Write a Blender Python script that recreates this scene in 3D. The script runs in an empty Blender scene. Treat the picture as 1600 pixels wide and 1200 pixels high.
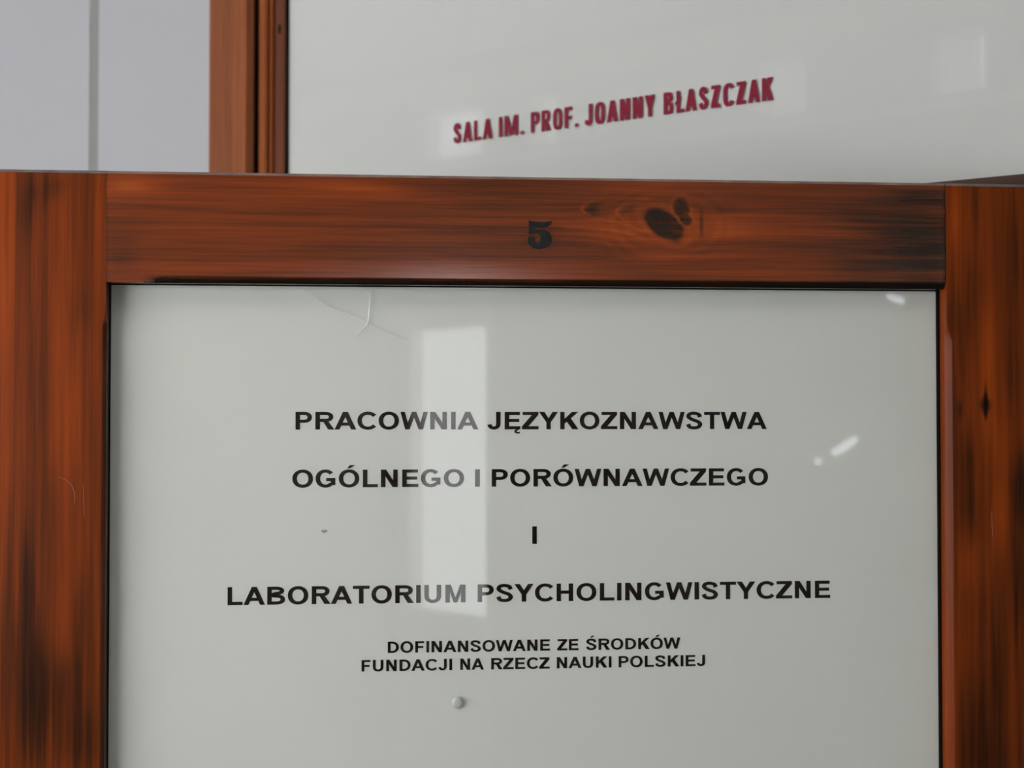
import bpy, bmesh, math
import numpy as np
from mathutils import Vector, Matrix

S = bpy.context.scene
C = S.collection
# ------------------------------------------------------------------ camera, sky, exposure
cam_d = bpy.data.cameras.new('camera')
cam = bpy.data.objects.new('camera', cam_d)
C.objects.link(cam)
cam.location = (0, 0, 1.854)
cam.rotation_euler = (math.pi/2 + math.atan(45/2100), 0, 0)
cam_d.sensor_width = 36
cam_d.lens = 36*2100/1600
cam_d.clip_start = 0.02
cam_d.dof.use_dof = True
cam_d.dof.focus_distance = 1.0
cam_d.dof.aperture_fstop = 7.0
S.camera = cam
S.view_settings.view_transform = 'Standard'
S.view_settings.look = 'None'
S.view_settings.gamma = 1
S.view_settings.use_curve_mapping = False
S.view_settings.exposure = 0.30
W = bpy.data.worlds.new('sky')
S.world = W
W.use_nodes = True
bg = W.node_tree.nodes['Background']
bg.inputs['Color'].default_value = (0.97, 0.985, 1.0, 1)
bg.inputs['Strength'].default_value = 4.4
S.cycles.max_bounces = 8
S.cycles.transparent_max_bounces = 12

A_DOOR = math.atan(2100/24500)
A_WALL = -math.radians(33.6)
O_WALL = (0, 1.40, 0)

def portal(name, centre, sx, sy, rotx, rotz):
    l = bpy.data.lights.new(name, 'AREA')
    l.shape = 'RECTANGLE'; l.size = sx; l.size_y = sy
    l.cycles.is_portal = True
    o = bpy.data.objects.new(name, l); C.objects.link(o)
    m = Matrix.Translation(O_WALL) @ Matrix.Rotation(A_WALL, 4, 'Z') @ Matrix.Translation(centre) \
        @ Matrix.Rotation(rotz, 4, 'Z') @ Matrix.Rotation(rotx, 4, 'X')
    o.matrix_world = m
    return o
# the daylight comes in through the windows of the corridor behind the camera
WIN = (-2.75, 0.60, 1.30, 2.44)          # big corridor window, wall frame u0,u1,z0,z1
SLOT = (-2.437, -2.127, 1.325, 2.078)   # pane in the far corridor door, y0,y1,z0,z1
portal('window_portal', ((WIN[0]+WIN[1])/2, -2.60, (WIN[2]+WIN[3])/2), WIN[1]-WIN[0], WIN[3]-WIN[2], math.pi/2, math.pi)

# ------------------------------------------------------------------ helpers
def link(o, parent=None, label=None, cat=None, kind=None, group=None):
    C.objects.link(o)
    if parent is not None: o.parent = parent
    if label: o['label'] = label
    if cat: o['category'] = cat
    if kind: o['kind'] = kind
    if group: o['group'] = group
    return o

def empty(name, loc, rz, **k):
    o = bpy.data.objects.new(name, None)
    o.empty_display_size = 0.05
    o.location = loc; o.rotation_euler = (0, 0, rz)
    return link(o, **k)

def mesh(name, verts, faces, mat, parent=None, smooth=False, attr=None, recalc=False, wall=False, **k):
    me = bpy.data.meshes.new(name)
    me.from_pydata([tuple(v) for v in verts], [], [tuple(f) for f in faces])
    if recalc:
        bm = bmesh.new(); bm.from_mesh(me)
        bmesh.ops.recalc_face_normals(bm, faces=bm.faces)
        bm.to_mesh(me); bm.free()
    if mat: me.materials.append(mat)
    if smooth: me.polygons.foreach_set('use_smooth', [True]*len(me.polygons))
    if attr:
        for an, vals in attr.items():
            a = me.attributes.new(an, 'FLOAT', 'POINT')
            a.data.foreach_set('value', np.asarray(vals, dtype=np.float32))
    me.update()
    o = bpy.data.objects.new(name, me)
    if wall:
        o.location = O_WALL; o.rotation_euler = (0, 0, A_WALL)
    return link(o, parent, **k)

BQ = [(0,1,3,2),(4,6,7,5),(0,4,5,1),(2,3,7,6),(0,2,6,4),(1,5,7,3)]
def boxes(bl):
    V, F = [], []
    for (x0,x1,y0,y1,z0,z1) in bl:
        n = len(V)
        for x in (x0,x1):
            for y in (y0,y1):
                for z in (z0,z1): V.append((x,y,z))
        F += [tuple(n+i for i in q) for q in BQ]
    return V, F

def bevel_box(name, b, mat, parent=None, r=0.002, wall=False, **k):
    V, F = boxes([b])
    bm = bmesh.new()
    vs = [bm.verts.new(v) for v in V]
    for f in F: bm.faces.new([vs[i] for i in f])
    bmesh.ops.recalc_face_normals(bm, faces=bm.faces)
    if r: bmesh.ops.bevel(bm, geom=list(bm.edges), offset=r, segments=2, affect='EDGES', profile=0.6)
    me = bpy.data.meshes.new(name); bm.to_mesh(me); bm.free()
    me.materials.append(mat)
    o = bpy.data.objects.new(name, me)
    if wall: o.location = O_WALL; o.rotation_euler = (0,0,A_WALL)
    return link(o, parent, **k)

def slab_with_holes(u0,u1,z0,z1,y0,y1,holes,swap=False):
    us = sorted({u0,u1,*[h[0] for h in holes],*[h[1] for h in holes]})
    zs = sorted({z0,z1,*[h[2] for h in holes],*[h[3] for h in holes]})
    bl = []
    for i in range(len(us)-1):
        for j in range(len(zs)-1):
            cu,cz = (us[i]+us[i+1])/2,(zs[j]+zs[j+1])/2
            if any(h[0]<cu<h[1] and h[2]<cz<h[3] for h in holes): continue
            if swap: bl.append((y0,y1,us[i],us[i+1],zs[j],zs[j+1]))
            else: bl.append((us[i],us[i+1],y0,y1,zs[j],zs[j+1]))
    return boxes(bl)

# ------------------------------------------------------------------ materials
def new_mat(name):
    m = bpy.data.materials.new(name); m.use_nodes = True
    nt = m.node_tree
    return m, nt, nt.nodes, nt.links, nt.nodes['Principled BSDF']

def plain(name, col, rough=0.6, spec=0.5, metal=0, var=0.04, scale=8, bump=0.0, bscale=200):
    m, nt, N, L, P = new_mat(name)
    tc = N.new('ShaderNodeTexCoord'); no = N.new('ShaderNodeTexNoise')
    no.inputs['Scale'].default_value = scale; no.inputs['Detail'].default_value = 4
    L.new(tc.outputs['Object'], no.inputs['Vector'])
    r = N.new('ShaderNodeValToRGB')
    r.color_ramp.elements[0].position = 0.3; r.color_ramp.elements[1].position = 0.7
    r.color_ramp.elements[0].color = (*[c*(1-var) for c in col], 1)
    r.color_ramp.elements[1].color = (*[min(1, c*(1+var)) for c in col], 1)
    L.new(no.outputs['Fac'], r.inputs['Fac']); L.new(r.outputs['Color'], P.inputs['Base Color'])
    P.inputs['Roughness'].default_value = rough
    P.inputs['Specular IOR Level'].default_value = spec
    P.inputs['Metallic'].default_value = metal
    if bump:
        n2 = N.new('ShaderNodeTexNoise'); n2.inputs['Scale'].default_value = bscale
        L.new(tc.outputs['Object'], n2.inputs['Vector'])
        b = N.new('ShaderNodeBump'); b.inputs['Strength'].default_value = bump; b.inputs['Distance'].default_value = 0.001
        L.new(n2.outputs['Fac'], b.inputs['Height']); L.new(b.outputs['Normal'], P.inputs['Normal'])
    return m

def wood(name, axis, stops, rough=0.36, use_attr=True, fibre=0.25, blotch=0.25, spec=0.16):
    """stained pine: 'stain' holds the board's own figure, nodes add fibre; axis = grain direction"""
    m, nt, N, L, P = new_mat(name)
    tc = N.new('ShaderNodeTexCoord')
    def noise(along, across, detail, dist=0.0):
        mp = N.new('ShaderNodeMapping')
        sc = [across]*3; sc['XYZ'.index(axis)] = along
        mp.inputs['Scale'].default_value = sc
        no = N.new('ShaderNodeTexNoise'); no.inputs['Scale'].default_value = 1
        no.inputs['Detail'].default_value = detail; no.inputs['Distortion'].default_value = dist
        L.new(tc.outputs['Object'], mp.inputs['Vector']); L.new(mp.outputs['Vector'], no.inputs['Vector'])
        return no.outputs['Fac']
    def mth(op, a, b=None, c=None):
        n = N.new('ShaderNodeMath'); n.operation = op
        for i, v in enumerate((a, b, c)):
            if v is None: continue
            if isinstance(v, (int, float)): n.inputs[i].default_value = v
            else: L.new(v, n.inputs[i])
        return n.outputs[0]
    f = noise(14, 620, 3, 0.2)
    f2 = noise(5, 170, 3, 0.6)
    v = mth('MULTIPLY_ADD', mth('SUBTRACT', f, 0.5), fibre*1.6, mth('MULTIPLY', mth('SUBTRACT', f2, 0.5), fibre))
    if use_attr:
        a = N.new('ShaderNodeAttribute'); a.attribute_name = 'stain_shade'
        v = mth('ADD', v, a.outputs['Fac'])
    else:
        b = noise(2.2, 22, 4, 1.0)
        v = mth('ADD', v, mth('MULTIPLY_ADD', mth('SUBTRACT', b, 0.5), blotch*3, 0.5))
    r = N.new('ShaderNodeValToRGB'); cr = r.color_ramp
    cr.elements[0].position = stops[0][0]; cr.elements[0].color = (*stops[0][1], 1)
    cr.elements[1].position = stops[-1][0]; cr.elements[1].color = (*stops[-1][1], 1)
    for p, c in stops[1:-1]:
        e = cr.elements.new(p); e.color = (*c, 1)
    L.new(v, r.inputs['Fac']); L.new(r.outputs['Color'], P.inputs['Base Color'])
    P.inputs['Specular IOR Level'].default_value = spec
    P.inputs['Roughness'].default_value = rough
    bp = N.new('ShaderNodeBump'); bp.inputs['Strength'].default_value = 0.12; bp.inputs['Distance'].default_value = 0.0003
    L.new(mth('ADD', f, f2), bp.inputs['Height']); L.new(bp.outputs['Normal'], P.inputs['Normal'])
    return m

STOPS = [(0.0, (0.006,0.0032,0.0022)), (0.18, (0.030,0.0100,0.0030)), (0.36, (0.125,0.0260,0.0050)),
         (0.55, (0.255,0.0440,0.0060)), (0.75, (0.370,0.0620,0.0055)), (1.0, (0.52,0.115,0.013))]
WOOD_V = wood('pine_vertical', 'Z', STOPS, rough=0.30, spec=0.12, fibre=0.17)
WOOD_H = wood('pine_horizontal', 'X', STOPS, rough=0.20, spec=0.75)
LIGHTER = [(0.0, (0.05,0.018,0.010)), (0.35, (0.17,0.052,0.022)), (0.6, (0.33,0.098,0.034)), (1.0, (0.46,0.16,0.062))]
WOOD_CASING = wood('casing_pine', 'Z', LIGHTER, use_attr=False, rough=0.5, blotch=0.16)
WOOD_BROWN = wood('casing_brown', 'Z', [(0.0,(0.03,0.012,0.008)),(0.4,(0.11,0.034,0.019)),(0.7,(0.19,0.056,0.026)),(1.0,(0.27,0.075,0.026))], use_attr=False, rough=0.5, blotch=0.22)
WOOD_ORANGE = wood('bead_pine', 'Z', [(0.0,(0.10,0.03,0.012)),(0.5,(0.30,0.078,0.020)),(1.0,(0.42,0.13,0.035))], use_attr=False, rough=0.45, blotch=0.12)
WOOD_BAR = wood('transom_bar_pine', 'X', [(0.0,(0.02,0.012,0.009)),(0.5,(0.085,0.045,0.031)),(1.0,(0.16,0.09,0.065))], use_attr=False, rough=0.5, blotch=0.3)
WOOD_DULL = wood('door_pine_plain', 'X', STOPS, use_attr=False)
ARRIS_PALE = plain('pale_brown_arris', (0.26,0.165,0.130), 0.4, 0.5, var=0.35, scale=60)  # paler brown for the top bevel of the rail
ARRIS_GREY = plain('grey_arris', (0.17,0.150,0.135), 0.45, 0.5, var=0.3, scale=60)  # paler grey for the bevel on the stile tops
GAP = plain('gap_shade', (0.008,0.006,0.005), 0.9, 0.1)  # near black; also stands in for shade in the casing grooves
WALLM = plain('painted_panel', (0.485,0.485,0.505), 0.75, 0.25, var=0.008, scale=3, bump=0.05, bscale=300)
GROOVE = plain('panel_joint', (0.30,0.295,0.28), 0.85, 0.2, var=0.04, scale=12)
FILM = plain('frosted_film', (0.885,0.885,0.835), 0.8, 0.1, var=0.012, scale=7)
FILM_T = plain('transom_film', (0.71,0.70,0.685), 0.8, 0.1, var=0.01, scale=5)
INK = plain('black_lettering', (0.016,0.010,0.009), 0.8, 0.1, var=0.1)
RED = plain('crimson_lettering', (0.25,0.010,0.034), 0.6, 0.2, var=0.05)
NUMERAL = plain('worn_black_numeral', (0.010,0.0115,0.011), 0.4, 0.4, var=0.6, scale=420, bump=0.4, bscale=900)
WALL2 = plain('corridor_plaster', (0.33,0.325,0.30), 0.85, 0.1)
CREAM = plain('white_door_paint', (0.80,0.75,0.70), 0.5, 0.3)
BEAMM = plain('beam_paint', (0.62,0.42,0.33), 0.6, 0.3)
LEDGE = plain('ledge_paint', (0.80,0.80,0.78), 0.5, 0.3)
FLOORM = plain('corridor_floor', (0.10,0.085,0.07), 0.5, 0.4, var=0.2, scale=3)
CEILM = plain('ceiling_paint', (0.72,0.74,0.76), 0.9, 0.2)
STEEL = plain('brushed_steel', (0.5,0.5,0.49), 0.35, 0.5, metal=1)

def glass(name, tint=(0.985,0.99,0.985), wave=0.0, rough=0.0):
    m = bpy.data.materials.new(name); m.use_nodes = True
    nt = m.node_tree; N, L = nt.nodes, nt.links
    N.remove(N['Principled BSDF'])
    tr = N.new('ShaderNodeBsdfTransparent'); tr.inputs['Color'].default_value = (*tint, 1)
    gl = N.new('ShaderNodeBsdfGlossy'); gl.inputs['Roughness'].default_value = rough
    fr = N.new('ShaderNodeFresnel'); fr.inputs['IOR'].default_value = 1.5
    ge = N.new('ShaderNodeNewGeometry')
    inv = N.new('ShaderNodeMath'); inv.operation = 'SUBTRACT'; inv.inputs[0].default_value = 1
    L.new(ge.outputs['Backfacing'], inv.inputs[1])
    mu = N.new('ShaderNodeMath'); mu.operation = 'MULTIPLY'
    L.new(fr.outputs[0], mu.inputs[0]); L.new(inv.outputs[0], mu.inputs[1])
    mx = N.new('ShaderNodeMixShader')
    L.new(mu.outputs[0], mx.inputs[0]); L.new(tr.outputs[0], mx.inputs[1]); L.new(gl.outputs[0], mx.inputs[2])
    L.new(mx.outputs[0], N['Material Output'].inputs['Surface'])
    if wave:
        tc = N.new('ShaderNodeTexCoord'); no = N.new('ShaderNodeTexNoise')
        no.inputs['Scale'].default_value = 5; no.inputs['Detail'].default_value = 1
        L.new(tc.outputs['Object'], no.inputs['Vector'])
        b = N.new('ShaderNodeBump'); b.inputs['Strength'].default_value = 1; b.inputs['Distance'].default_value = wave
        L.new(no.outputs['Fac'], b.inputs['Height'])
        L.new(b.outputs['Normal'], gl.inputs['Normal'])
    return m
GLASS = glass('door_glass', wave=0.00003, rough=0.015)
GLASS_T = glass('transom_glass', wave=0.00003, rough=0.022)
GLASS_W = glass('window_glass', tint=(0.98,0.98,0.98))
RIDGE = plain('glass_crack_edge', (0.92,0.94,0.93), 0.25, 0.6)

# ------------------------------------------------------------------ the setting (frame of the transom wall: u along, y deep, z up)
def setting(name, vf, mat, **k):
    return mesh(name, vf[0], vf[1], mat, wall=True, kind='structure', **k)
U0, U1, YO, YB, ZC = -3.2, 1.8, -2.5, 3.0, 3.06
setting('floor', boxes([(U0-.12,U1+.12,YO-.12,YB+.12,-.1,0)]), FLOORM)
setting('ceiling', boxes([(U0-.12,U1+.12,YO-.12,YB+.12,ZC,ZC+.1)]), CEILM)
# corridor wall behind the camera with the big window and three small high lights
CLER = [(-2.045,-1.776), (-1.60,-1.49), (-0.803,-0.655), (-0.298,-0.150)]
holes = [WIN] + [(a,b,2.72,2.895) for a,b in CLER]
setting('wall_corridor', slab_with_holes(U0,U1,0,ZC,YO-.12,YO,holes), WALL2)
setting('trim_1', boxes([(U0,U1,YO,YO+.035,2.915,3.00)]), BEAMM)
setting('trim_2', boxes([(U0,U1,YO,YO+.03,2.672,2.695)]), LEDGE)
# end wall of the corridor with the narrow glazed door
DO = (-2.49,-2.07,0.0,2.16)
setting('wall_right', slab_with_holes(YO-.12,YB+.12,0,ZC,U1,U1+.12,[DO],swap=True), WALL2)
setting('wall_left', slab_with_holes(YO-.12,YB+.12,0,ZC,U0-.12,U0,[],swap=True), WALL2)
setting('wall_rear', boxes([(U0,U1,YB,YB+.12,0,ZC)]), WALL2)
d2 = empty('door_2', O_WALL, A_WALL, kind='structure')
v, f = slab_with_holes(DO[0],DO[1],0,DO[3],U1+.03,U1+.07,[SLOT],swap=True)
mesh('door_leaf', v, f, CREAM, d2)
v, f = boxes([(U1+.045,U1+.049,SLOT[0],SLOT[1],SLOT[2],SLOT[3])])
mesh('glass_pane', v, f, GLASS_W, d2)
def window(name, a, b, z0, z1, mull=(), fr=0.05):
    w = empty(name, O_WALL, A_WALL, kind='structure')
    hs = []
    xs = [a+fr] + [x for m_ in mull for x in (m_-.025, m_+.025)] + [b-fr]
    for i in range(0, len(xs), 2): hs.append((xs[i], xs[i+1], z0+fr, z1-fr))
    v, f = slab_with_holes(a,b,z0,z1,YO-.09,YO-.03,hs)
    mesh('window_frame', v, f, CREAM, w)
    for h in hs:
        v, f = boxes([(h[0],h[1],YO-.062,YO-.058,h[2],h[3])])
        mesh('glass_pane', v, f, GLASS_W, w)
    return w
w1 = window('window_1', *WIN, mull=(-1.63,-0.52))
v, f = boxes([(WIN[0]-.04,WIN[1]+.04,YO-.02,YO+.12,WIN[2]-.03,WIN[2])])
mesh('window_sill', v, f, CREAM, w1)
for i, (a, b) in enumerate(CLER):
    w = window('window_%d' % (i+3), a, b, 2.72, 2.895, fr=0.006)
    n = max(3, int((b-a)/0.022)); sw = .0045 if i < 2 else .0085
    for k in range(n):
        x = a + 0.012 + (b-a-0.024)*(k+0.5)/n
        v, f = boxes([(x-sw,x+sw,YO-.022,YO-.020,2.727,2.888)])
        mesh('blind_slat', v, f, LEDGE, w)

# transom wall: structure behind the panels, opening for door and transom light
OL, OR_, OT = -0.3500, 0.5900, 2.72
setting('wall_back', slab_with_holes(U0,U1,0,ZC,0.012,0.14,[(OL-.05,OR_+.05,0,OT+.04)]), WALL2)
wb = bpy.data.objects['wall_back']
def panel(u0,u1,z0,z1):
    o = bevel_box('panel', (u0,u1,-0.012,0.012,z0,z1), WALLM, wb, r=0.0012)
    return o
def strip(u0,u1,z0,z1):
    v, f = boxes([(u0,u1,-0.0105,0.012,z0,z1)])
    return mesh('joint_strip', v, f, GROOVE, wb)
GU0, GU1 = -0.6575, -0.6398
edges = [-3.19, -2.86, GU0-1.1, GU0]
cur = GU1
panel(GU1, -0.3700, 0, ZC); strip(GU0, GU1, 0, ZC)
panel(GU0-1.1, GU0, 0, ZC); strip(GU0-1.118, GU0-1.1, 0, ZC); panel(U0, GU0-1.118, 0, ZC)
panel(0.655, 0.655+1.1, 0, ZC)
panel(-0.3700, 0.655, 2.80, ZC)

# ------------------------------------------------------------------ door frame and transom window
fr = empty('door_frame', O_WALL, A_WALL, kind='structure')
Z_T = OT
def post(side):
    # profile (distance outward from the glass edge, y); side -1 = left, +1 = right
    def X(t):      # t given as the left post's u
        return t if side < 0 else (0.24 - t)
    def prism(name, prof, mat, z0=0.0, z1=Z_T, smooth=False):
        n = len(prof); V = []; 
        for z in (z0, z1):
            for (t, y) in prof: V.append((X(t), y, z))
        F = [tuple(range(n)), tuple(range(n, 2*n))] + [(i, (i+1) % n, n+(i+1) % n, n+i) for i in range(n)]
        return mesh(name, V, F, mat, fr, recalc=True, smooth=smooth)
    prism('casing', [(-.4180,.012),(-.4180,-.028),(-.4165,-.030),(-.3557,-.030),(-.3522,-.0218),(-.3524,.012)], WOOD_CASING)
    prism('gap_shade', [(-.3524,.02),(-.3524,-.0200),(-.3507,-.0200),(-.3507,.02)], GAP)  # solid dark strip painting in the shade of the groove
    arc = [(-.3440-.0066*math.cos(math.pi*i/8), -.0125-.0045*math.sin(math.pi*i/8)) for i in range(9)]
    prism('bead', [(-.3506,.02)]+arc+[(-.3374,.02)], WOOD_ORANGE)
    prism('gap_shade', [(-.3374,.02),(-.3374,-.0040),(-.3358,-.0040),(-.3358,.02)], GAP)  # dark strip for the shaded side of the bead
    prism('bead', [(-.3358,.02),(-.3358,-.0100),(-.3350,-.0108),(-.3332,-.0108),(-.3325,-.0100),(-.3325,.02)], WOOD_ORANGE)
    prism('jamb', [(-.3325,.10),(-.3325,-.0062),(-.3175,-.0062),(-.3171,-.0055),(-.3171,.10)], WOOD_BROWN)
    prism('glazing_edge_strip', [(-.3171,.004),(-.3171,-.0030),(-.3166,-.0030),(-.3166,.004)], GAP, 2.05, Z_T-.05)  # thin near-black strip beside the glass
    # reveal boards lining the wall thickness
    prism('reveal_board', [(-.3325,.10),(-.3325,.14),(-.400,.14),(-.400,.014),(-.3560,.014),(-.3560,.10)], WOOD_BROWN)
post(-1); post(1)
# little knot in the jamb
kv = [(-.3245, -.0066, 2.306)] + [(-.3245+.0022*math.cos(a), -.0064, 2.306+.0062*math.sin(a)) for a in [i*math.pi/8 for i in range(16)]]
mesh('knot', kv, [(0, i+1, (i+1) % 16+1) for i in range(16)], GAP, fr, recalc=True)
bevel_box('transom_bar', (-.3325, .5725, -.0125, .10, 2.035, 2.0513), WOOD_BAR, fr, r=0.0015)
bevel_box('head_bar', (-.3325, .5725, -.0062, .10, 2.66, OT), WOOD_BAR, fr, r=0.002)
bevel_box('head_casing', (-.4180, .658, -.030, .012, OT, 2.80), WOOD_DULL, fr, r=0.0015)

tw = empty('window_2', O_WALL, A_WALL, kind='structure', label='white backed glass light above the door with crimson lettering', cat='window')
v, f = boxes([(-.3171, .5571, 0.0, .0012, 2.045, 2.665)])
tglass = mesh('glass_pane', v, f, GLASS_T, tw)
v, f = boxes([(-.3171, .5571, .0015, .004, 2.045, 2.665)])
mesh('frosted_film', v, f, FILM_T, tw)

# ------------------------------------------------------------------ lettering
def superarc(cx, cy, rx, ry, a0, a1, n=24, e=2.0):
    out = []
    for i in range(n+1):
        a = math.radians(a0+(a1-a0)*i/n); c, s_ = math.cos(a), math.sin(a)
        out.append((cx+rx*math.copysign(abs(c)**(2/e), c), cy+ry*math.copysign(abs(s_)**(2/e), s_)))
    return out
def catmull(P, n=8):
    out = []
    Q = [P[0]] + list(P) + [P[-1]]
    for i in range(1, len(Q)-2):
        p0, p1, p2, p3 = [np.array(q, float) for q in Q[i-1:i+3]]
        for k in range(n):
            t = k/n
            out.append(tuple(0.5*((2*p1)+(-p0+p2)*t+(2*p0-5*p1+4*p2-p3)*t*t+(-p0+3*p1-3*p2+p3)*t**3)))
    out.append(tuple(P[-1])); return out
def glyph(ch, w, s, h, e):
    Q, ST = [], []            # quads, strokes(closed flag)
    R = lambda a,b,c,d: Q.append([(a,b),(c,b),(c,d),(a,d)])
    sd = s*1.08; ov = 0.014
    def pen(path, closed=False): ST.append((path, closed))
    def ring(): pen(superarc(w/2, .5, w/2-s/2, .5-h/2+ov, 0, 360, 40, e)[:-1], True)
    if ch in 'IŁLEĘFHDPBRKNMT' and ch not in 'T': R(0,0,s,1)
    if ch in 'LŁEĘ': R(0,0,w,h)
    if ch in 'EĘF':
        R(0,1-h,w*.97,1)
        m0 = .42 if ch != 'F' else .40
        R(0,m0,w*(.93 if ch != 'F' else .88),m0+h)
    if ch == 'Ł':
        Q.append([(-.16*w,.33),(.62*w,.60),(.62*w,.60+h),(-.16*w,.33+h)])
    if ch == 'Ę':
        pen(catmull([(w*.86,.02),(w*.70,-.08),(w*.70,-.165),(w*.84,-.20),(w*.97,-.185)], 6)); 
    if ch == 'H': R(w-s,0,w,1); R(0,.42,w,.42+h)
    if ch == 'T': R(0,1-h,w,1); R(w/2-s/2,0,w/2+s/2,1)
    if ch == 'D':
        ee = max(2.0, e)
        k = w*.38
        pen([(s*.5,1-h/2)] + superarc(k,.5,w-s/2-k,.5-h/2,90,-90,28,ee) + [(s*.5,h/2)])
    if ch in 'PR':
        yb = .38 if ch == 'P' else .43
        k = w*.52
        ww = w if ch == 'P' else w*.94
        pen([(s*.5,1-h/2)] + superarc(k,(1+yb)/2,ww-s/2-k,(1-yb)/2-h/2,90,-90,20,max(2.2,e)) + [(s*.5,yb+h/2)])
    if ch == 'R':
        Q.append([(w-sd*1.28,0),(w,0),(w*.68,.46),(w*.40,.46)])
    if ch == 'B':
        pen([(s*.5,1-h/2)] + superarc(w*.5,.745+h*.12,w*.95-s/2-w*.5,.255-h*.5-h*.12,90,-90,16,max(2.2,e)) + [(s*.5,.49+h*.1)])
        pen([(s*.5,.52)] + superarc(w*.52,.28,w-s/2-w*.52,.28-h/2,90,-90,18,max(2.2,e)) + [(s*.5,h/2)])
    if ch in 'OÓ': ring()
    if ch == 'C':
        a = 38 if e < 2.5 else 30
        rx = (w-.85*s)/(1+math.cos(math.radians(a))**(2/e)); pen(superarc(s/2+rx,.5,rx,.5-h/2+ov,a,360-a,36,e))
    if ch == 'G':
        pen(superarc(w*.5,.5,w/2-s/2,.5-h/2+ov,40,318,36,e))
        R(w-s,.13,w,.53); R(w*.54,.53-h,w,.53)
    if ch in 'SŚ':
        k = s*.5; x0, x1 = k, w-k
        pen(catmull([(x1-.005,.70),(x1-.10*w,.86),(w*.5,1-h/2+ov),(x0+.12*w,.885),(x0+.025*w,.73),(x0+.17*w,.60),(w*.5,.515),
                     (x1-.14*w,.435),(x1+.0,.285),(x1-.12*w,.12),(w*.5,h/2-ov),(x0+.11*w,.125),(x0,.295)], 6))
    if ch == 'J':
        pen([(w-s/2,1)] + [(w-s/2,.55)] + superarc(w/2,.32,w/2-s/2,.32-h/2+ov,0,-172,20,e))
    if ch == 'U':
        pen([(w-s/2,1),(w-s/2,.6)] + superarc(w/2,.38,w/2-s/2,.38-h/2+ov,0,-180,24,e) + [(s/2,.6),(s/2,1)])
    if ch == 'A':
        Q.append([(0,0),(sd,0),(w/2+sd*.5,1),(w/2-sd*.5,1)])
        Q.append([(w-sd,0),(w,0),(w/2+sd*.5,1),(w/2-sd*.5,1)])
        R(w*.22,.22,w*.78,.22+h*.97)
    if ch == 'W':
        q = s*.98
        for a, b in ((0,.255),(.5,.255),(.5,.745),(1,.745)):
            at = (w-q)*a; bt = w*b-q/2
            Q.append([(bt,0),(bt+q,0),(at+q,1),(at,1)])
    if ch == 'N':
        R(w-s,0,w,1); Q.append([(w-s*1.12,0),(w,0),(s*1.12,1),(0,1)])
    if ch == 'M':
        R(w-s,0,w,1); q = s*.80
        Q.append([(w/2-q/2,0),(w/2+q/2,0),(s*1.2,1),(s*.35,1)])
        Q.append([(w/2-q/2,0),(w/2+q/2,0),(w-s*.35,1),(w-s*1.2,1)])
    if ch == 'K':
        Q.append([(s*.9,.30),(w*.99,1),(w*.99-sd*1.35,1),(s*.9,.58)])
        Q.append([(w-sd*1.3,0),(w,0),(w*.56,.66),(w*.33,.48)])
    if ch == 'Y':
        Q.append([(w/2-s/2,.40),(w/2+s/2,.44),(sd*1.15,1),(0,1)])
        Q.append([(w/2-s/2,.44),(w/2+s/2,.40),(w,1),(w-sd*1.15,1)])
        R(w/2-s/2,0,w/2+s/2,.44)
    if ch == 'Z':
        R(0,0,w,h); R(w*.04,1-h,w*.98,1)
        Q.append([(0,h*.95),(sd*1.35,h*.95),(w*.98,1-h*.95),(w*.98-sd*1.35,1-h*.95)])
    if ch in 'ÓŚ':
        Q.append([(w*.40,1.075),(w*.55,1.075),(w*.80,1.26),(w*.54,1.26)])
    if ch == '.': R(0,0,s,s*.85)
    out = [q for q in Q]
    for path, closed in ST:
        a, b = s/2, h/2
        if ch == 'Ę': a, b = s*.26, h*.26
        n = len(path); L_, Rr = [], []
        for i in range(n):
            p = path[i]
            p0 = path[(i-1) % n] if (closed or i > 0) else path[i]
            p1 = path[(i+1) % n] if (closed or i < n-1) else path[i]
            tx, ty = p1[0]-p0[0], p1[1]-p0[1]; l = math.hypot(tx, ty) or 1
            nx, ny = -ty/l, tx/l
            hh = math.sqrt((a*nx)**2+(b*ny)**2)
            L_.append((p[0]+nx*hh, p[1]+ny*hh)); Rr.append((p[0]-nx*hh, p[1]-ny*hh))
        for i in range(n if closed else n-1):
            j = (i+1) % n
            out.append([L_[i], L_[j], Rr[j], Rr[i]])
    return out
ARIAL = dict(A=(0,1.008,1.008),B=(.102,.94,1.008),C=(.066,.95,1.008),D=(.101,.945,1.008),E=(.102,.87,.931),F=(.103,.80,.853),G=(.06,.985,1.086),
    H=(.102,.905,1.008),I=(.095,.298,.388),J=(.03,.675,.776),K=(.105,1.005,1.008),L=(.107,.815,.853),M=(.099,1.063,1.163),N=(.104,.9,1.008),
    O=(.06,1.026,1.086),P=(.102,.875,.931),R=(.102,1.0,1.008),S=(.05,.87,.931),T=(.03,.825,.853),U=(.10,.905,1.008),W=(.005,1.313,1.318),
    Y=(0,.93,.931),Z=(.017,.83,.853))
COND = {k: (.065, .065+v, .13+v) for k, v in dict(A=.57,B=.49,C=.51,D=.50,E=.42,F=.45,H=.52,I=.185,J=.40,K=.55,L=.42,M=.77,N=.51,O=.52,P=.49,
    R=.53,S=.48,Y=.52,Z=.47).items()}
COND['A'] = (.03,.60,.63); COND['Y'] = (.03,.55,.58); COND['.'] = (.07,.26,.31); COND['Ł'] = (.10,.50,.53)
for t in (ARIAL, COND):
    for a, b in (('Ó','O'),('Ę','E'),('Ś','S'),('Ł','L')):
        if a not in t: t[a] = t[b]
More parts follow.
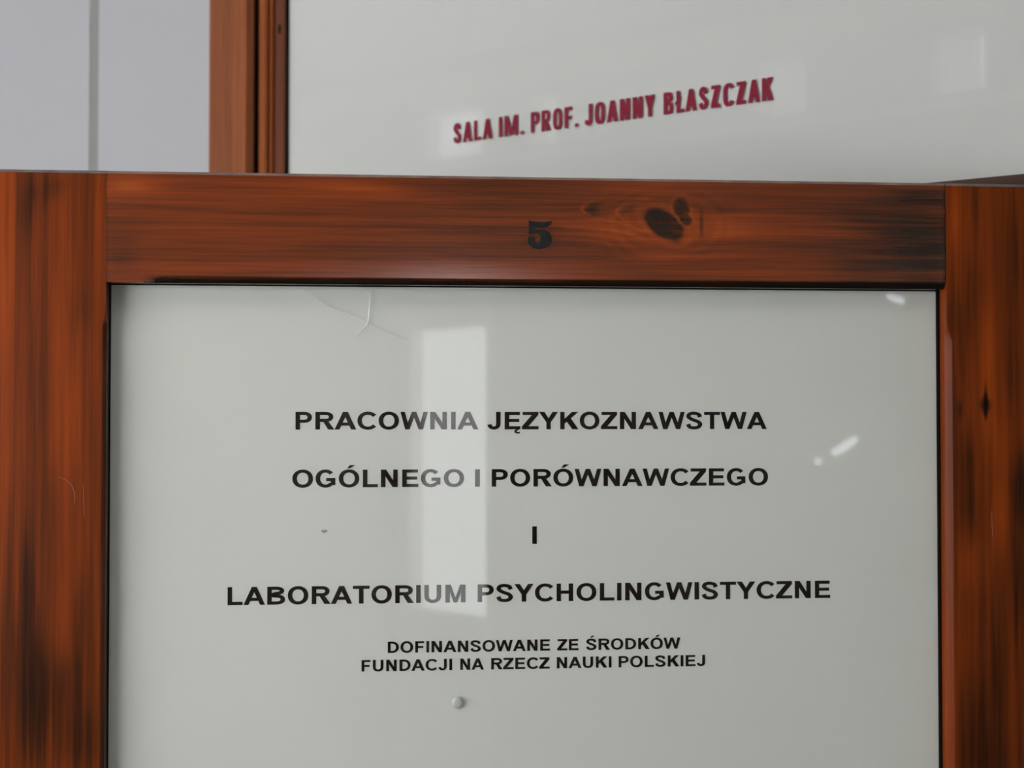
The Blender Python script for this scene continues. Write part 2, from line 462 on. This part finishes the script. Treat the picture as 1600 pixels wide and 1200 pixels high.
def lettering(name, words, z, cap, y, mat, table, s, h, e, parent, label, th=0.00012):
    V, F = [], []; idx = 0
    for word, ua, ub in words:
        x = 0; gl = []
        for ch in word:
            i0, i1, adv = table[ch]
            gl.append((ch, x+i0, i1-i0)); x += adv
        a0 = gl[0][1]; a1 = gl[-1][1]+gl[-1][2]
        k = (ub-ua)/(a1-a0)
        for ch, gx, gw in gl:
            for poly in glyph(ch, gw, s, h, e):
                n = len(V); m = len(poly); yy = y - (idx % 7)*0.000004; idx += 1
                for d in (0, th):
                    for (px, py) in poly: V.append((ua+(gx-a0+px)*k, yy+d, z+py*cap))
                F.append(tuple(n+i for i in range(m)))
                F.append(tuple(n+m+i for i in reversed(range(m))))
                for i in range(m):
                    j = (i+1) % m; F.append((n+i, n+m+i, n+m+j, n+j))
    return mesh(name, V, F, mat, parent, recalc=True, label=label)
TS = dict(table=COND, s=.192, h=.168, e=3.0)
lettering('lettering', [('SALA',-.0758,-.0248),('IM.',-.0166,.0148),('PROF.',.0235,.0807),('JOANNY',.0882,.1680),('BŁASZCZAK',.1771,.2911)],
          2.1438, .0215, -.0003, RED, parent=tglass, label='crimson condensed capitals naming the room', **TS)

# ------------------------------------------------------------------ the open door
door = empty('door_1', (0, 1.0, 0), A_DOOR, kind='structure', label='open red brown stained pine door leaf glazed with a white backed pane and numbered 5', cat='door')
rng = np.random.RandomState(5)
_tab = rng.rand(256, 256)
def vnoise(x, y):
    x = np.asarray(x, float); y = np.asarray(y, float)
    xi, yi = np.floor(x).astype(int), np.floor(y).astype(int)
    fx, fy = x-xi, y-yi; fx = fx*fx*(3-2*fx); fy = fy*fy*(3-2*fy)
    g = lambda a, b: _tab[a % 256, b % 256]
    return ((g(xi,yi)*(1-fx)+g(xi+1,yi)*fx)*(1-fy)+(g(xi,yi+1)*(1-fx)+g(xi+1,yi+1)*fx)*fy)-.5
def sstep(a, b, x):
    t = np.clip((x-a)/(b-a), 0, 1); return t*t*(3-2*t)
def blobs(u, z, feats):
    s = np.zeros_like(u)
    for (cu, cz, su, sz, amp) in feats:
        s = s + amp*np.exp(-((u-cu)/su)**2-((z-cz)/sz)**2)
    return s
RAIL_F = [(-0.2786,2.0195,0.0209,0.0065,0.25),(-0.2648,2.0113,0.0186,0.0037,-0.08),(-0.1140,2.0172,0.0424,0.0066,0.10),(-0.0895,2.0147,0.0161,0.0028,0.14),(-0.1069,2.0192,0.0283,0.0038,0.08),(-0.1328,2.0217,0.0565,0.0038,0.10),(-0.0477,1.9847,0.0948,0.0237,-0.04),(-0.2851,1.9681,0.0139,0.0186,-0.08),(-0.2670,1.9916,0.0279,0.0065,-0.06),(0.1357,1.9761,0.0337,0.0077,0.20),(0.0796,1.9900,0.0288,0.0077,0.18),(0.1063,1.9720,0.0240,0.0067,0.16),(0.0967,2.0240,0.0576,0.0048,0.10),(0.1603,1.9895,0.0290,0.0145,0.16),(0.1604,2.0074,0.0145,0.0048,-0.10),(0.1436,1.9956,0.0014,0.0087,-0.35),(0.1850,1.9864,0.0290,0.0087,0.10),(0.2597,2.0053,0.0438,0.0088,-0.12),(0.3150,2.0085,0.0269,0.0196,-0.22),(0.2848,2.0081,0.0439,0.0146,-0.10),(0.3199,1.9741,0.0220,0.0220,-0.22),(0.2947,1.9837,0.0439,0.0195,-0.10),(0.2695,1.9614,0.0438,0.0068,-0.18),(0.2146,1.9755,0.0388,0.0058,0.08),(0.0966,1.9584,0.0288,0.0048,-0.12),(0.1406,1.9650,0.0289,0.0039,-0.10),(0.2000,2.0216,0.0387,0.0048,0.05),(0.2799,2.0227,0.0293,0.0049,0.04),(0.2346,1.9903,0.0389,0.0029,0.10),(0.2245,1.9634,0.0340,0.0049,0.04),(0.0627,2.0052,0.0067,0.0048,-0.12),(0.0894,2.0046,0.0067,0.0043,-0.10)]
LEFT_F = [(-0.3677,1.9997,0.0074,0.0692,0.22),(-0.3681,1.8748,0.0065,0.1199,0.20),(-0.3533,1.9999,0.0055,0.0231,-0.12),(-0.3444,2.0139,0.0074,0.0116,-0.12),(-0.3208,1.8656,0.0102,0.0509,0.18),(-0.3434,1.8748,0.0065,0.0693,-0.10),(-0.3556,1.7137,0.0102,0.0739,-0.26),(-0.3205,1.8286,0.0139,0.0370,0.08),(-0.3461,1.6357,0.0185,0.0416,-0.22),(-0.3105,1.6901,0.0074,0.0556,-0.12),(-0.3035,1.9959,0.0056,0.0417,0.12),(-0.3130,1.9315,0.0083,0.0139,-0.07),(-0.3309,2.0188,0.0065,0.0093,-0.12),(-0.3237,1.9584,0.0074,0.0278,0.05),(-0.3177,1.7547,0.0083,0.0324,0.10),(-0.3505,1.9303,0.0046,0.0554,0.05),(-0.3324,1.9119,0.0056,0.0324,0.10),(-0.3287,1.7087,0.0093,0.0324,0.10),(-0.3596,1.6451,0.0037,0.0369,0.15),(-0.3146,1.6213,0.0139,0.0278,-0.18),(-0.3194,1.6627,0.0093,0.0185,-0.12),(-0.3360,1.7917,0.0065,0.0277,-0.05)]
RIGHT_F = [(0.3403,2.0039,0.0039,0.0294,0.18),(0.3494,1.9990,0.0069,0.0343,0.12),(0.3582,2.0140,0.0029,0.0147,-0.22),(0.3860,1.9748,0.0123,0.0443,-0.20),(0.3448,1.9252,0.0108,0.0196,-0.17),(0.3676,1.9154,0.0049,0.0344,0.26),(0.3872,1.8761,0.0059,0.0394,-0.14),(0.3647,1.8638,0.0108,0.0295,0.14),(0.3446,1.8957,0.0049,0.0196,-0.06),(0.3433,1.8564,0.0029,0.0069,-0.25),(0.3501,1.8197,0.0098,0.0196,-0.15),(0.3906,1.7975,0.0059,0.0246,-0.40),(0.3756,1.7682,0.0059,0.0344,0.26),(0.3539,1.7854,0.0118,0.0245,-0.16),(0.3495,1.7391,0.0088,0.0216,0.12),(0.3809,1.6704,0.0138,0.0590,-0.24),(0.3634,1.6999,0.0044,0.0295,-0.14),(0.3480,1.6758,0.0059,0.0294,0.02),(0.3502,1.6271,0.0088,0.0294,-0.10),(0.3676,1.5904,0.0246,0.0295,-0.20),(0.3890,1.7289,0.0098,0.0394,-0.16),(0.3746,1.8319,0.0069,0.0197,0.10),(0.3603,1.9499,0.0059,0.0196,-0.12),(0.3680,1.6414,0.0098,0.0295,-0.15),(0.3527,1.9547,0.0039,0.0196,-0.08)]
KN = [(0.1147, 1.9962), (0.1284, 2.0085), (0.0525, 2.007), (0.0791, 2.0049)]
def rail_stain_shade(u, z):
    # grain lines flow round the big knot
    x, y = u-KN[0][0], z-KN[0][1]
    r2 = (x/.030)**2+(y/.013)**2
    zz = z + y*0 - np.sign(y)*.010*np.exp(-r2*.5)*(1-np.exp(-(y/.004)**2)) + .0015*vnoise(u*9+3, z*20)
    g = .13*vnoise(u*5+11, zz*520) + .13*vnoise(u*3.2, zz*260+7) + .13*vnoise(u*5+5, zz*75) + .10*vnoise(u*9+50, zz*26)
    s = .48+g+blobs(u, z, RAIL_F)*(1+1.4*vnoise(u*7+70, zz*300)+.9*vnoise(u*14, zz*100+9))
    s = np.where(s < .26, .26-(.26-s)*.35, s)
    # concentric figure around the knot
    R = np.sqrt((x/.021)**2+(y/.0125)**2)
    s = s + .045*np.sin(R*11+5*vnoise(u*45, z*60))*np.exp(-((R-1.6)/.9)**2)*sstep(-.06, .0, x+.03)
    # arrow shaped growth rings left of the knot
    for (au, az, k, w, hz, amp) in ((KN[2][0], KN[2][1], 260., .0013, .0085, .26), (KN[3][0], KN[3][1], 150., .0013, .0065, .24),
                                    (KN[2][0]+.006, KN[2][1]-.001, 150., .004, .007, -.12)):
        q = u-(au+k*(z-az)**2)
        s = s + amp*np.exp(-(q/w)**2)*np.exp(-((z-az)/hz)**2)
    for (u0, z0, u1, z1, amp, w) in ((.058,1.999,.098,1.9905,.17,.0009),(.040,1.993,.100,1.985,.15,.0011),(.030,1.9885,.085,1.9835,.12,.0010),(.036,1.984,.075,1.980,.10,.0010)):
        t = np.clip((u-u0)/(u1-u0), 0, 1); zc = z0+(z1-z0)*t*t*(.5+.5*t)
        s = s + amp*np.exp(-((z-zc)/w)**2)*sstep(u0-.006,u0+.004,u)*(1-sstep(u1-.004,u1+.01,u))
    # the knots themselves
    for (cu, cz, a, b, ang, d) in ((KN[0][0],KN[0][1],.0180,.0102,-.62,.9),(KN[1][0],KN[1][1],.0062,.0080,.3,.62),(KN[1][0]+.003,KN[1][1]-.0085,.0042,.0055,.9,.62)):
        c_, s_ = math.cos(ang), math.sin(ang)
        xr, yr = (u-cu)*c_+(z-cz)*s_, -(u-cu)*s_+(z-cz)*c_
        rr = np.sqrt((xr/a)**2+(yr/b)**2)+.18*vnoise(u*160, z*160)
        m = 1-sstep(.82, 1.08, rr)
        core = .13 + .08*sstep(-.3, 1.0, xr/a) + .12*vnoise(u*300, z*300)
        if d < .7: core = core+.08
        s = s*(1-m)+core*m
        s = s + .10*np.exp(-((rr-1.28)/.16)**2)
    s = s - .30*(1-sstep(.0042, .0060, z-ZI))*sstep(-.274, -.254, u)  # shade of the rail's lower chamfer painted into the stain
    # dark ends at the joints
    s = s - .12*np.exp(-((u+.2962)/.0012)**2) - .14*np.exp(-((u-.3335)/.0015)**2)
    # short dark cross checks
    return s
def stile_stain(feats, seed):
    def fn(u, z):
        uu = u + .002*vnoise(z*6+seed, u*12)
        g = .13*vnoise(uu*520+seed, z*5) + .11*vnoise(uu*260, z*3+seed) + .09*vnoise(uu*85+seed, z*5) + .09*vnoise(uu*36+seed, z*12)
        s = .455+g+blobs(u, z, feats)*(1+1.5*vnoise(uu*330+9, z*7)+.9*vnoise(uu*120, z*15+9))*.85
        return np.where(s < .26, .26-(.26-s)*.35, s)
    return fn
ls = stile_stain(LEFT_F, 17); rs0 = stile_stain(RIGHT_F, 61)
def rs(u, z):
    s = rs0(u, z)
    w = .0028*np.exp(-((z-1.860)/.006)**2)+.0009*np.exp(-((z-1.862)/.020)**2)
    m = np.exp(-((u-.3647)/np.maximum(w, 1e-5))**2)*sstep(1.832,1.850,z)*(1-sstep(1.885,1.905,z))
    s = s*(1-m)+.02*m
    # round knot print of pale halo near the joint
    return s
def member(name, stations, T0, T1f, n_t, to3, stain_shade, mat, bev=0.0016, depth=.042, inner=None, rev_y=.016, arris=None, droop=0.0, shade_y=.003, edge_shade=.25):
    """board with bevelled outer edge and a stopped chamfer on its inner edge"""
    V, ST = [], []
    for l in stations:
        c, inn = T1f(l)                   # chamfer width, inner position
        sg = 1 if inn > T0 else -1
        d = .004*min(1, c/.0023)
        fr_ = [(T0+sg*bev+(inn-sg*c-T0-sg*bev)*i/(n_t-1), 0) for i in range(n_t)]
        prof = [(T0, depth), (T0, bev)] + fr_ + [(inn, max(d, .0004)), (inn, rev_y), (inn, depth)]
        for (t, y) in prof:
            x, z = to3(l, t); V.append((x, y, z))
        if droop:      # the lower edge of the board is planed slightly round
            for q in range(2, 2+n_t):
                x_, y_, z_ = V[len(V)-len(prof)+q]
                e_ = max(0.0, 1-(z_-inn)/.020)
                V[len(V)-len(prof)+q] = (x_, y_+droop*.020*.5*e_*e_, z_)
    m = n_t+5; F = []; nb = []
    for i in range(len(stations)-1):
        for j in range(m):
            k = (j+1) % m
            F.append((i*m+j, i*m+k, (i+1)*m+k, (i+1)*m+j)); nb.append(1 if (j == 1) else 0)
    F.append(tuple(range(m))); F.append(tuple((len(stations)-1)*m+j for j in reversed(range(m)))); nb += [0, 0]
    A = np.array(V); st = stain_shade(A[:,0], A[:,2])
    st = np.where(A[:,1] > shade_y, st-edge_shade, st)  # chamfer and reveal coloured darker to stand for their shade
    o = mesh(name, V, F, mat, door, attr={'stain_shade': st}, recalc=True)
    if arris:
        o.data.materials.append(arris)
        # faces keep their order through recalc
        mi = np.array(nb, dtype=np.int32); o.data.polygons.foreach_set('material_index', mi); o.data.update()
    return o
TOP = 2.0305; ZI = 1.9490; UL = -.2962; UR = .3342
zst = list(np.arange(0, 1.54, .07)) + list(np.arange(1.55, TOP-.0026, .0016)) + [TOP-.0022]
def ch_left(z):
    c = .0024*(1-float(sstep(1.9165, 1.9265, z))) + .0004*math.exp(-((z-1.9275)/.003)**2)
    return (c if z > .9 else .0024), UL
def ch_right(z):
    return .0041*(1-float(sstep(1.908, 1.924, z)))+.0001, UR
def ch_rail(u):
    return .0046*float(sstep(-.274, -.254, u))*(1-.25*math.exp(-((u+.2495)/.002)**2))+.0001, ZI
vert = lambda l, t: (t, l)
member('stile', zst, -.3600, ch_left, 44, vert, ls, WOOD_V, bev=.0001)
o = member('stile', zst, .4467, ch_right, 76, vert, rs, WOOD_V, edge_shade=.0)
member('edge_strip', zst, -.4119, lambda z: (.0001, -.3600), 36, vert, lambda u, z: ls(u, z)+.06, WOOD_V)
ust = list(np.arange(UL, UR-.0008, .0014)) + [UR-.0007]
member('top_rail', ust, TOP, ch_rail, 62, lambda l, t: (l, t), rail_stain_shade, WOOD_H, arris=ARRIS_PALE, droop=.085, shade_y=.0012, edge_shade=.30, bev=.0022)
# bevelled grey end grain on top of the stiles
def cap(u0, u1):
    prof = [(-.0001, TOP-.0023), (.0021, TOP), (.042, TOP), (.042, TOP-.0023)]
    V = [(u, y, z) for u in (u0, u1) for (y, z) in prof]
    mesh('top_arris', V, [(0,1,2,3),(7,6,5,4),(0,4,5,1),(1,5,6,2),(2,6,7,3),(3,7,4,0)], ARRIS_GREY, door, recalc=True)
cap(-.4119, UL-.0002); cap(UR, .4467)
# the rest of the leaf below the picture
ZP = .95
bevel_box('mid_rail', (UL, UR, 0, .042, ZP-.13, ZP), WOOD_DULL, door, r=.0015)
bevel_box('bottom_rail', (UL, UR, 0, .042, .008, .20), WOOD_DULL, door, r=.0015)
bevel_box('door_panel', (UL, UR, .012, .030, .20, ZP-.13), WOOD_DULL, door, r=0)
for sgn, y0 in ((-1, -.006), (1, .042)):
    bevel_box('handle_plate', (-.392, -.352, y0, y0+.006, .98, 1.16), STEEL, door, r=.0015)
    ya, yb = (-.055, -.040) if sgn < 0 else (.082, .097)
    pl = bpy.data.objects['handle_plate'] if sgn < 0 else bpy.data.objects['handle_plate.001']
    bevel_box('handle', (-.380, -.364, min(ya, y0), max(yb, y0+.006), 1.095, 1.111), STEEL, pl, r=.003)
    bevel_box('lever', (-.380, -.262, ya, yb, 1.095, 1.111), STEEL, pl, r=.005)
for z in (.35, 1.10, 1.50):
    n = 16; V = []
    for zz in (z, z+.09):
        for i in range(n): V.append((.4545+.007*math.cos(2*math.pi*i/n), .046+.007*math.sin(2*math.pi*i/n), zz))
    F = [tuple(range(n)), tuple(range(n, 2*n))] + [(i, (i+1) % n, n+(i+1) % n, n+i) for i in range(n)]
    mesh('hinge', V, F, STEEL, door, recalc=True)

# pane: glass in front of the white film
v, f = boxes([(UL-.006, UR+.006, .0160, .0182, ZP-.006, ZI+.006)])
gp = mesh('glass_pane', v, f, GLASS, door)
v, f = boxes([(UL-.006, UR+.006, .0188, .0202, ZP-.006, ZI+.006)])
mesh('frosted_film', v, f, FILM, door)
v, f = boxes([(UR-.0020, UR, .0130, .0159, ZP, ZI), (UL, UL+.0005, .0130, .0159, ZP, ZI), (UL, UR, .0130, .0159, ZI-.0006, ZI)])
mesh('glazing_edge_strip', v, f, GAP, door)  # thin near-black strips along the pane edges

AR = dict(table=ARIAL, s=.215, h=.178, e=2.12)
def line(words, z, cap_, lab): lettering('lettering', words, z, cap_, .01855, INK, parent=gp, label=lab, **AR)
line([('PRACOWNIA',-.1608,-.0240),('JĘZYKOZNAWSTWA',-.0172,.1985)], 1.8415, .0132, 'black capitals, first line of the door sign')
line([('OGÓLNEGO',-.1630,-.0347),('I',-.0264,-.0230),('PORÓWNAWCZEGO',-.0138,.1993)], 1.7982, .0132, 'black capitals, second line of the door sign')
line([('I',.0170,.0203)], 1.7548, .0132, 'single black letter between the upper and lower lines')
line([('LABORATORIUM',-.2103,-.0336),('PSYCHOLINGWISTYCZNE',-.0244,.2479)], 1.7113, .0133, 'black capitals of the widest line of the door sign')
line([('DOFINANSOWANE',-.0918,.0305),('ZE',.0359,.0522),('ŚRODKÓW',.0579,.1304)], 1.6741, .0085, 'small black capitals, upper small line')
line([('FUNDACJI',-.1113,-.0437),('NA',-.0375,-.0196),('RZECZ',-.0142,.0302),('NAUKI',.0356,.0773),('POLSKIEJ',.0829,.1496)], 1.6606, .0085, 'small black capitals, lowest line')

# the crack near the top of the pane, as fine raised edges
def ridge(name, pts, w, mat, parent, y=.0160, hgt=.0004):
    V, F = [], []
    n = len(pts)
    for i, (u, z) in enumerate(pts):
        p0, p1 = pts[max(0, i-1)], pts[min(n-1, i+1)]
        tx, tz = p1[0]-p0[0], p1[1]-p0[1]; l = math.hypot(tx, tz)
        nx, nz = -tz/l, tx/l
        ww = w*(.35+.65*math.sin(math.pi*min(1, (i+.6)/n)))
        V += [(u-nx*ww, y, z-nz*ww), (u, y-hgt, z), (u+nx*ww, y, z+nz*ww)]
    for i in range(n-1):
        for j in (0, 1): F.append((3*i+j, 3*i+j+1, 3*i+4+j, 3*i+3+j))
        F.append((3*i+2, 3*i, 3*i+3, 3*i+5))
    return mesh(name, V, F, mat, parent, recalc=True)
ridge('crack', catmull([(-.1548,1.9464),(-.1440,1.9385),(-.1333,1.9322),(-.1200,1.9275),(-.1118,1.9246),(-.1066,1.9205)], 5), .00040, RIDGE, gp)
ridge('crack', catmull([(-.1052,1.9488),(-.1053,1.9400),(-.1061,1.9285),(-.1069,1.9215),(-.1094,1.9180),(-.1166,1.9111)], 5), .00055, RIDGE, gp)
ridge('crack', catmull([(-.1066,1.9215),(-.0980,1.9165),(-.0893,1.9132),(-.0759,1.9075)], 4), .00028, RIDGE, gp)
# small round bump stuck to the glass
V, F = [(-.0395, .0146, 1.6368)], []
for r_, y_ in ((.0024,.0147),(.0037,.0152),(.0043,.0160)):
    for i in range(24):
        a = 2*math.pi*i/24; V.append((-.0395+r_*math.cos(a), y_, 1.6368+r_*1.05*math.sin(a)))
F += [(0, i+1, (i+1) % 24+1) for i in range(24)]
for k in (0, 1):
    for i in range(24):
        j = (i+1) % 24; F.append((1+24*k+i, 1+24*(k+1)+i, 1+24*(k+1)+j, 1+24*k+j))
mesh('sticky_dot', V, F, plain('clear_dot', (.60,.63,.60), .25, .5), gp, recalc=True, smooth=True)
# fleck of dirt
V = [(-.1390+.0022*math.cos(a)*(1+.3*math.sin(3*a)), .0159, 1.7656+.0012*math.sin(a)) for a in [i*math.pi/6 for i in range(12)]]
mesh('dirt_fleck', V, [tuple(range(12))], plain('dirt', (.36,.37,.34), .8, .1), gp)

# numeral 5 on the rail
P5 = [(530,262),(560,280),(640,292),(700,300),(780,300),(850,290),(945,268),(925,320),(880,362),(830,390),(780,398),(700,388),(650,375),(640,462),
      (700,446),(780,438),(850,455),(905,510),(932,600),(922,690),(875,750),(790,788),(700,802),(600,770),(530,722),(503,660),(515,600),
      (550,566),(592,575),(628,612),(628,650),(615,680),(660,700),(705,695),(735,655),(742,585),(722,525),(680,492),(620,505),(570,522),(528,522)]
def p5(c): return (.01150+(c[0]-503)/(945-503)*.0185, 1.9978-(c[1]-262)/(802-262)*.0214)
cu = bpy.data.curves.new('number', 'CURVE'); cu.dimensions = '2D'; cu.fill_mode = 'BOTH'; cu.extrude = .0004
cu.bevel_depth = .00012
sp = cu.splines.new('POLY'); sp.points.add(len(P5)-1)
for i, c in enumerate(P5):
    x, z = p5(c); sp.points[i].co = (x, z, 0, 1)
sp.use_cyclic_u = True
tmp = bpy.data.objects.new('tmp', cu); C.objects.link(tmp)
me = bpy.data.meshes.new_from_object(tmp)
bpy.data.objects.remove(tmp)
me.transform(Matrix.Translation((0, -.0004, 0)) @ Matrix.Rotation(math.pi/2, 4, 'X'))
me.materials.clear(); me.materials.append(NUMERAL)
num = bpy.data.objects.new('numeral', me); link(num, door, label='dark worn numeral 5 on the top rail')
# hairline scratches in the varnish of the left stile
SCR = plain('scratched_varnish', (.36,.17,.10), .4, .4)
ridge('scratch', catmull([(-.3280,1.8075),(-.3215,1.8040),(-.3180,1.7980),(-.3172,1.7930),(-.3176,1.7880)], 4), .00018, SCR, door, y=.0, hgt=.00008)
ridge('scratch', catmull([(-.3113,1.8030),(-.3108,1.7900),(-.3105,1.7780)], 4), .00014, SCR, door, y=.0, hgt=.00006)
ridge('scratch', catmull([(.3690,1.7790),(.3690,1.7700),(.3693,1.7590)], 4), .00016, SCR, door, y=.0, hgt=.00006)

# two unseen ceiling lights added as fill behind the camera
TUBE = bpy.data.materials.new('fill_diffuser'); TUBE.use_nodes = True
tb = TUBE.node_tree.nodes['Principled BSDF']
tb.inputs['Emission Color'].default_value = (1,.97,.92,1); tb.inputs['Emission Strength'].default_value = 2.5
def fill_ceiling_light(u, y, label):
    t = empty('fill_ceiling_light', (0, 0, 0), 0, label=label, cat='lamp', group='added ceiling fill lights of the corridor')
    t.matrix_world = Matrix.Translation(O_WALL) @ Matrix.Rotation(A_WALL, 4, 'Z') @ Matrix.Translation((u, y, ZC))
    bevel_box('lamp_housing', (-.64, .64, -.18, .18, -.05, 0), CREAM, t, r=.004)
    bevel_box('diffuser', (-.60, .60, -.15, .15, -.062, -.05), TUBE, t, r=.002)
fill_ceiling_light(-1.1, -1.35, 'added ceiling fill light at the left end of the corridor')
fill_ceiling_light(.55, -1.35, 'added ceiling fill light nearest the corridor end door')
# little lamps added at the corridor end to put glints in the pane
LAMP = bpy.data.materials.new('glint_glow'); LAMP.use_nodes = True
pb = LAMP.node_tree.nodes['Principled BSDF']
pb.inputs['Emission Color'].default_value = (.86,.93,1,1); pb.inputs['Emission Strength'].default_value = 7.0
def glint_lamp(y, z, ly, lz, tilt, label):
    t = empty('glint_lamp', (0, 0, 0), 0, label=label, cat='lamp', group='added glint lamps on the corridor end wall')
    t.matrix_world = Matrix.Translation(O_WALL) @ Matrix.Rotation(A_WALL, 4, 'Z') @ Matrix.Translation((U1, y, z)) @ Matrix.Rotation(tilt, 4, 'X')
    bevel_box('lamp_body', (-.012, 0, -ly/2-.004, ly/2+.004, -lz/2-.004, lz/2+.004), CREAM, t, r=.002)
    bevel_box('lamp_tube', (-.020, -.012, -ly/2, ly/2, -lz/2, lz/2), LAMP, t, r=.003)
glint_lamp(-.927, 2.069, .036, .011, -.45, 'topmost added glint lamp on the corridor end wall')
glint_lamp(-1.040, 1.789, .060, .014, .5, 'slanting added glint lamp on the corridor end wall')
glint_lamp(-1.101, 1.758, .011, .011, 0, 'tiny square added glint lamp below the slanting one')
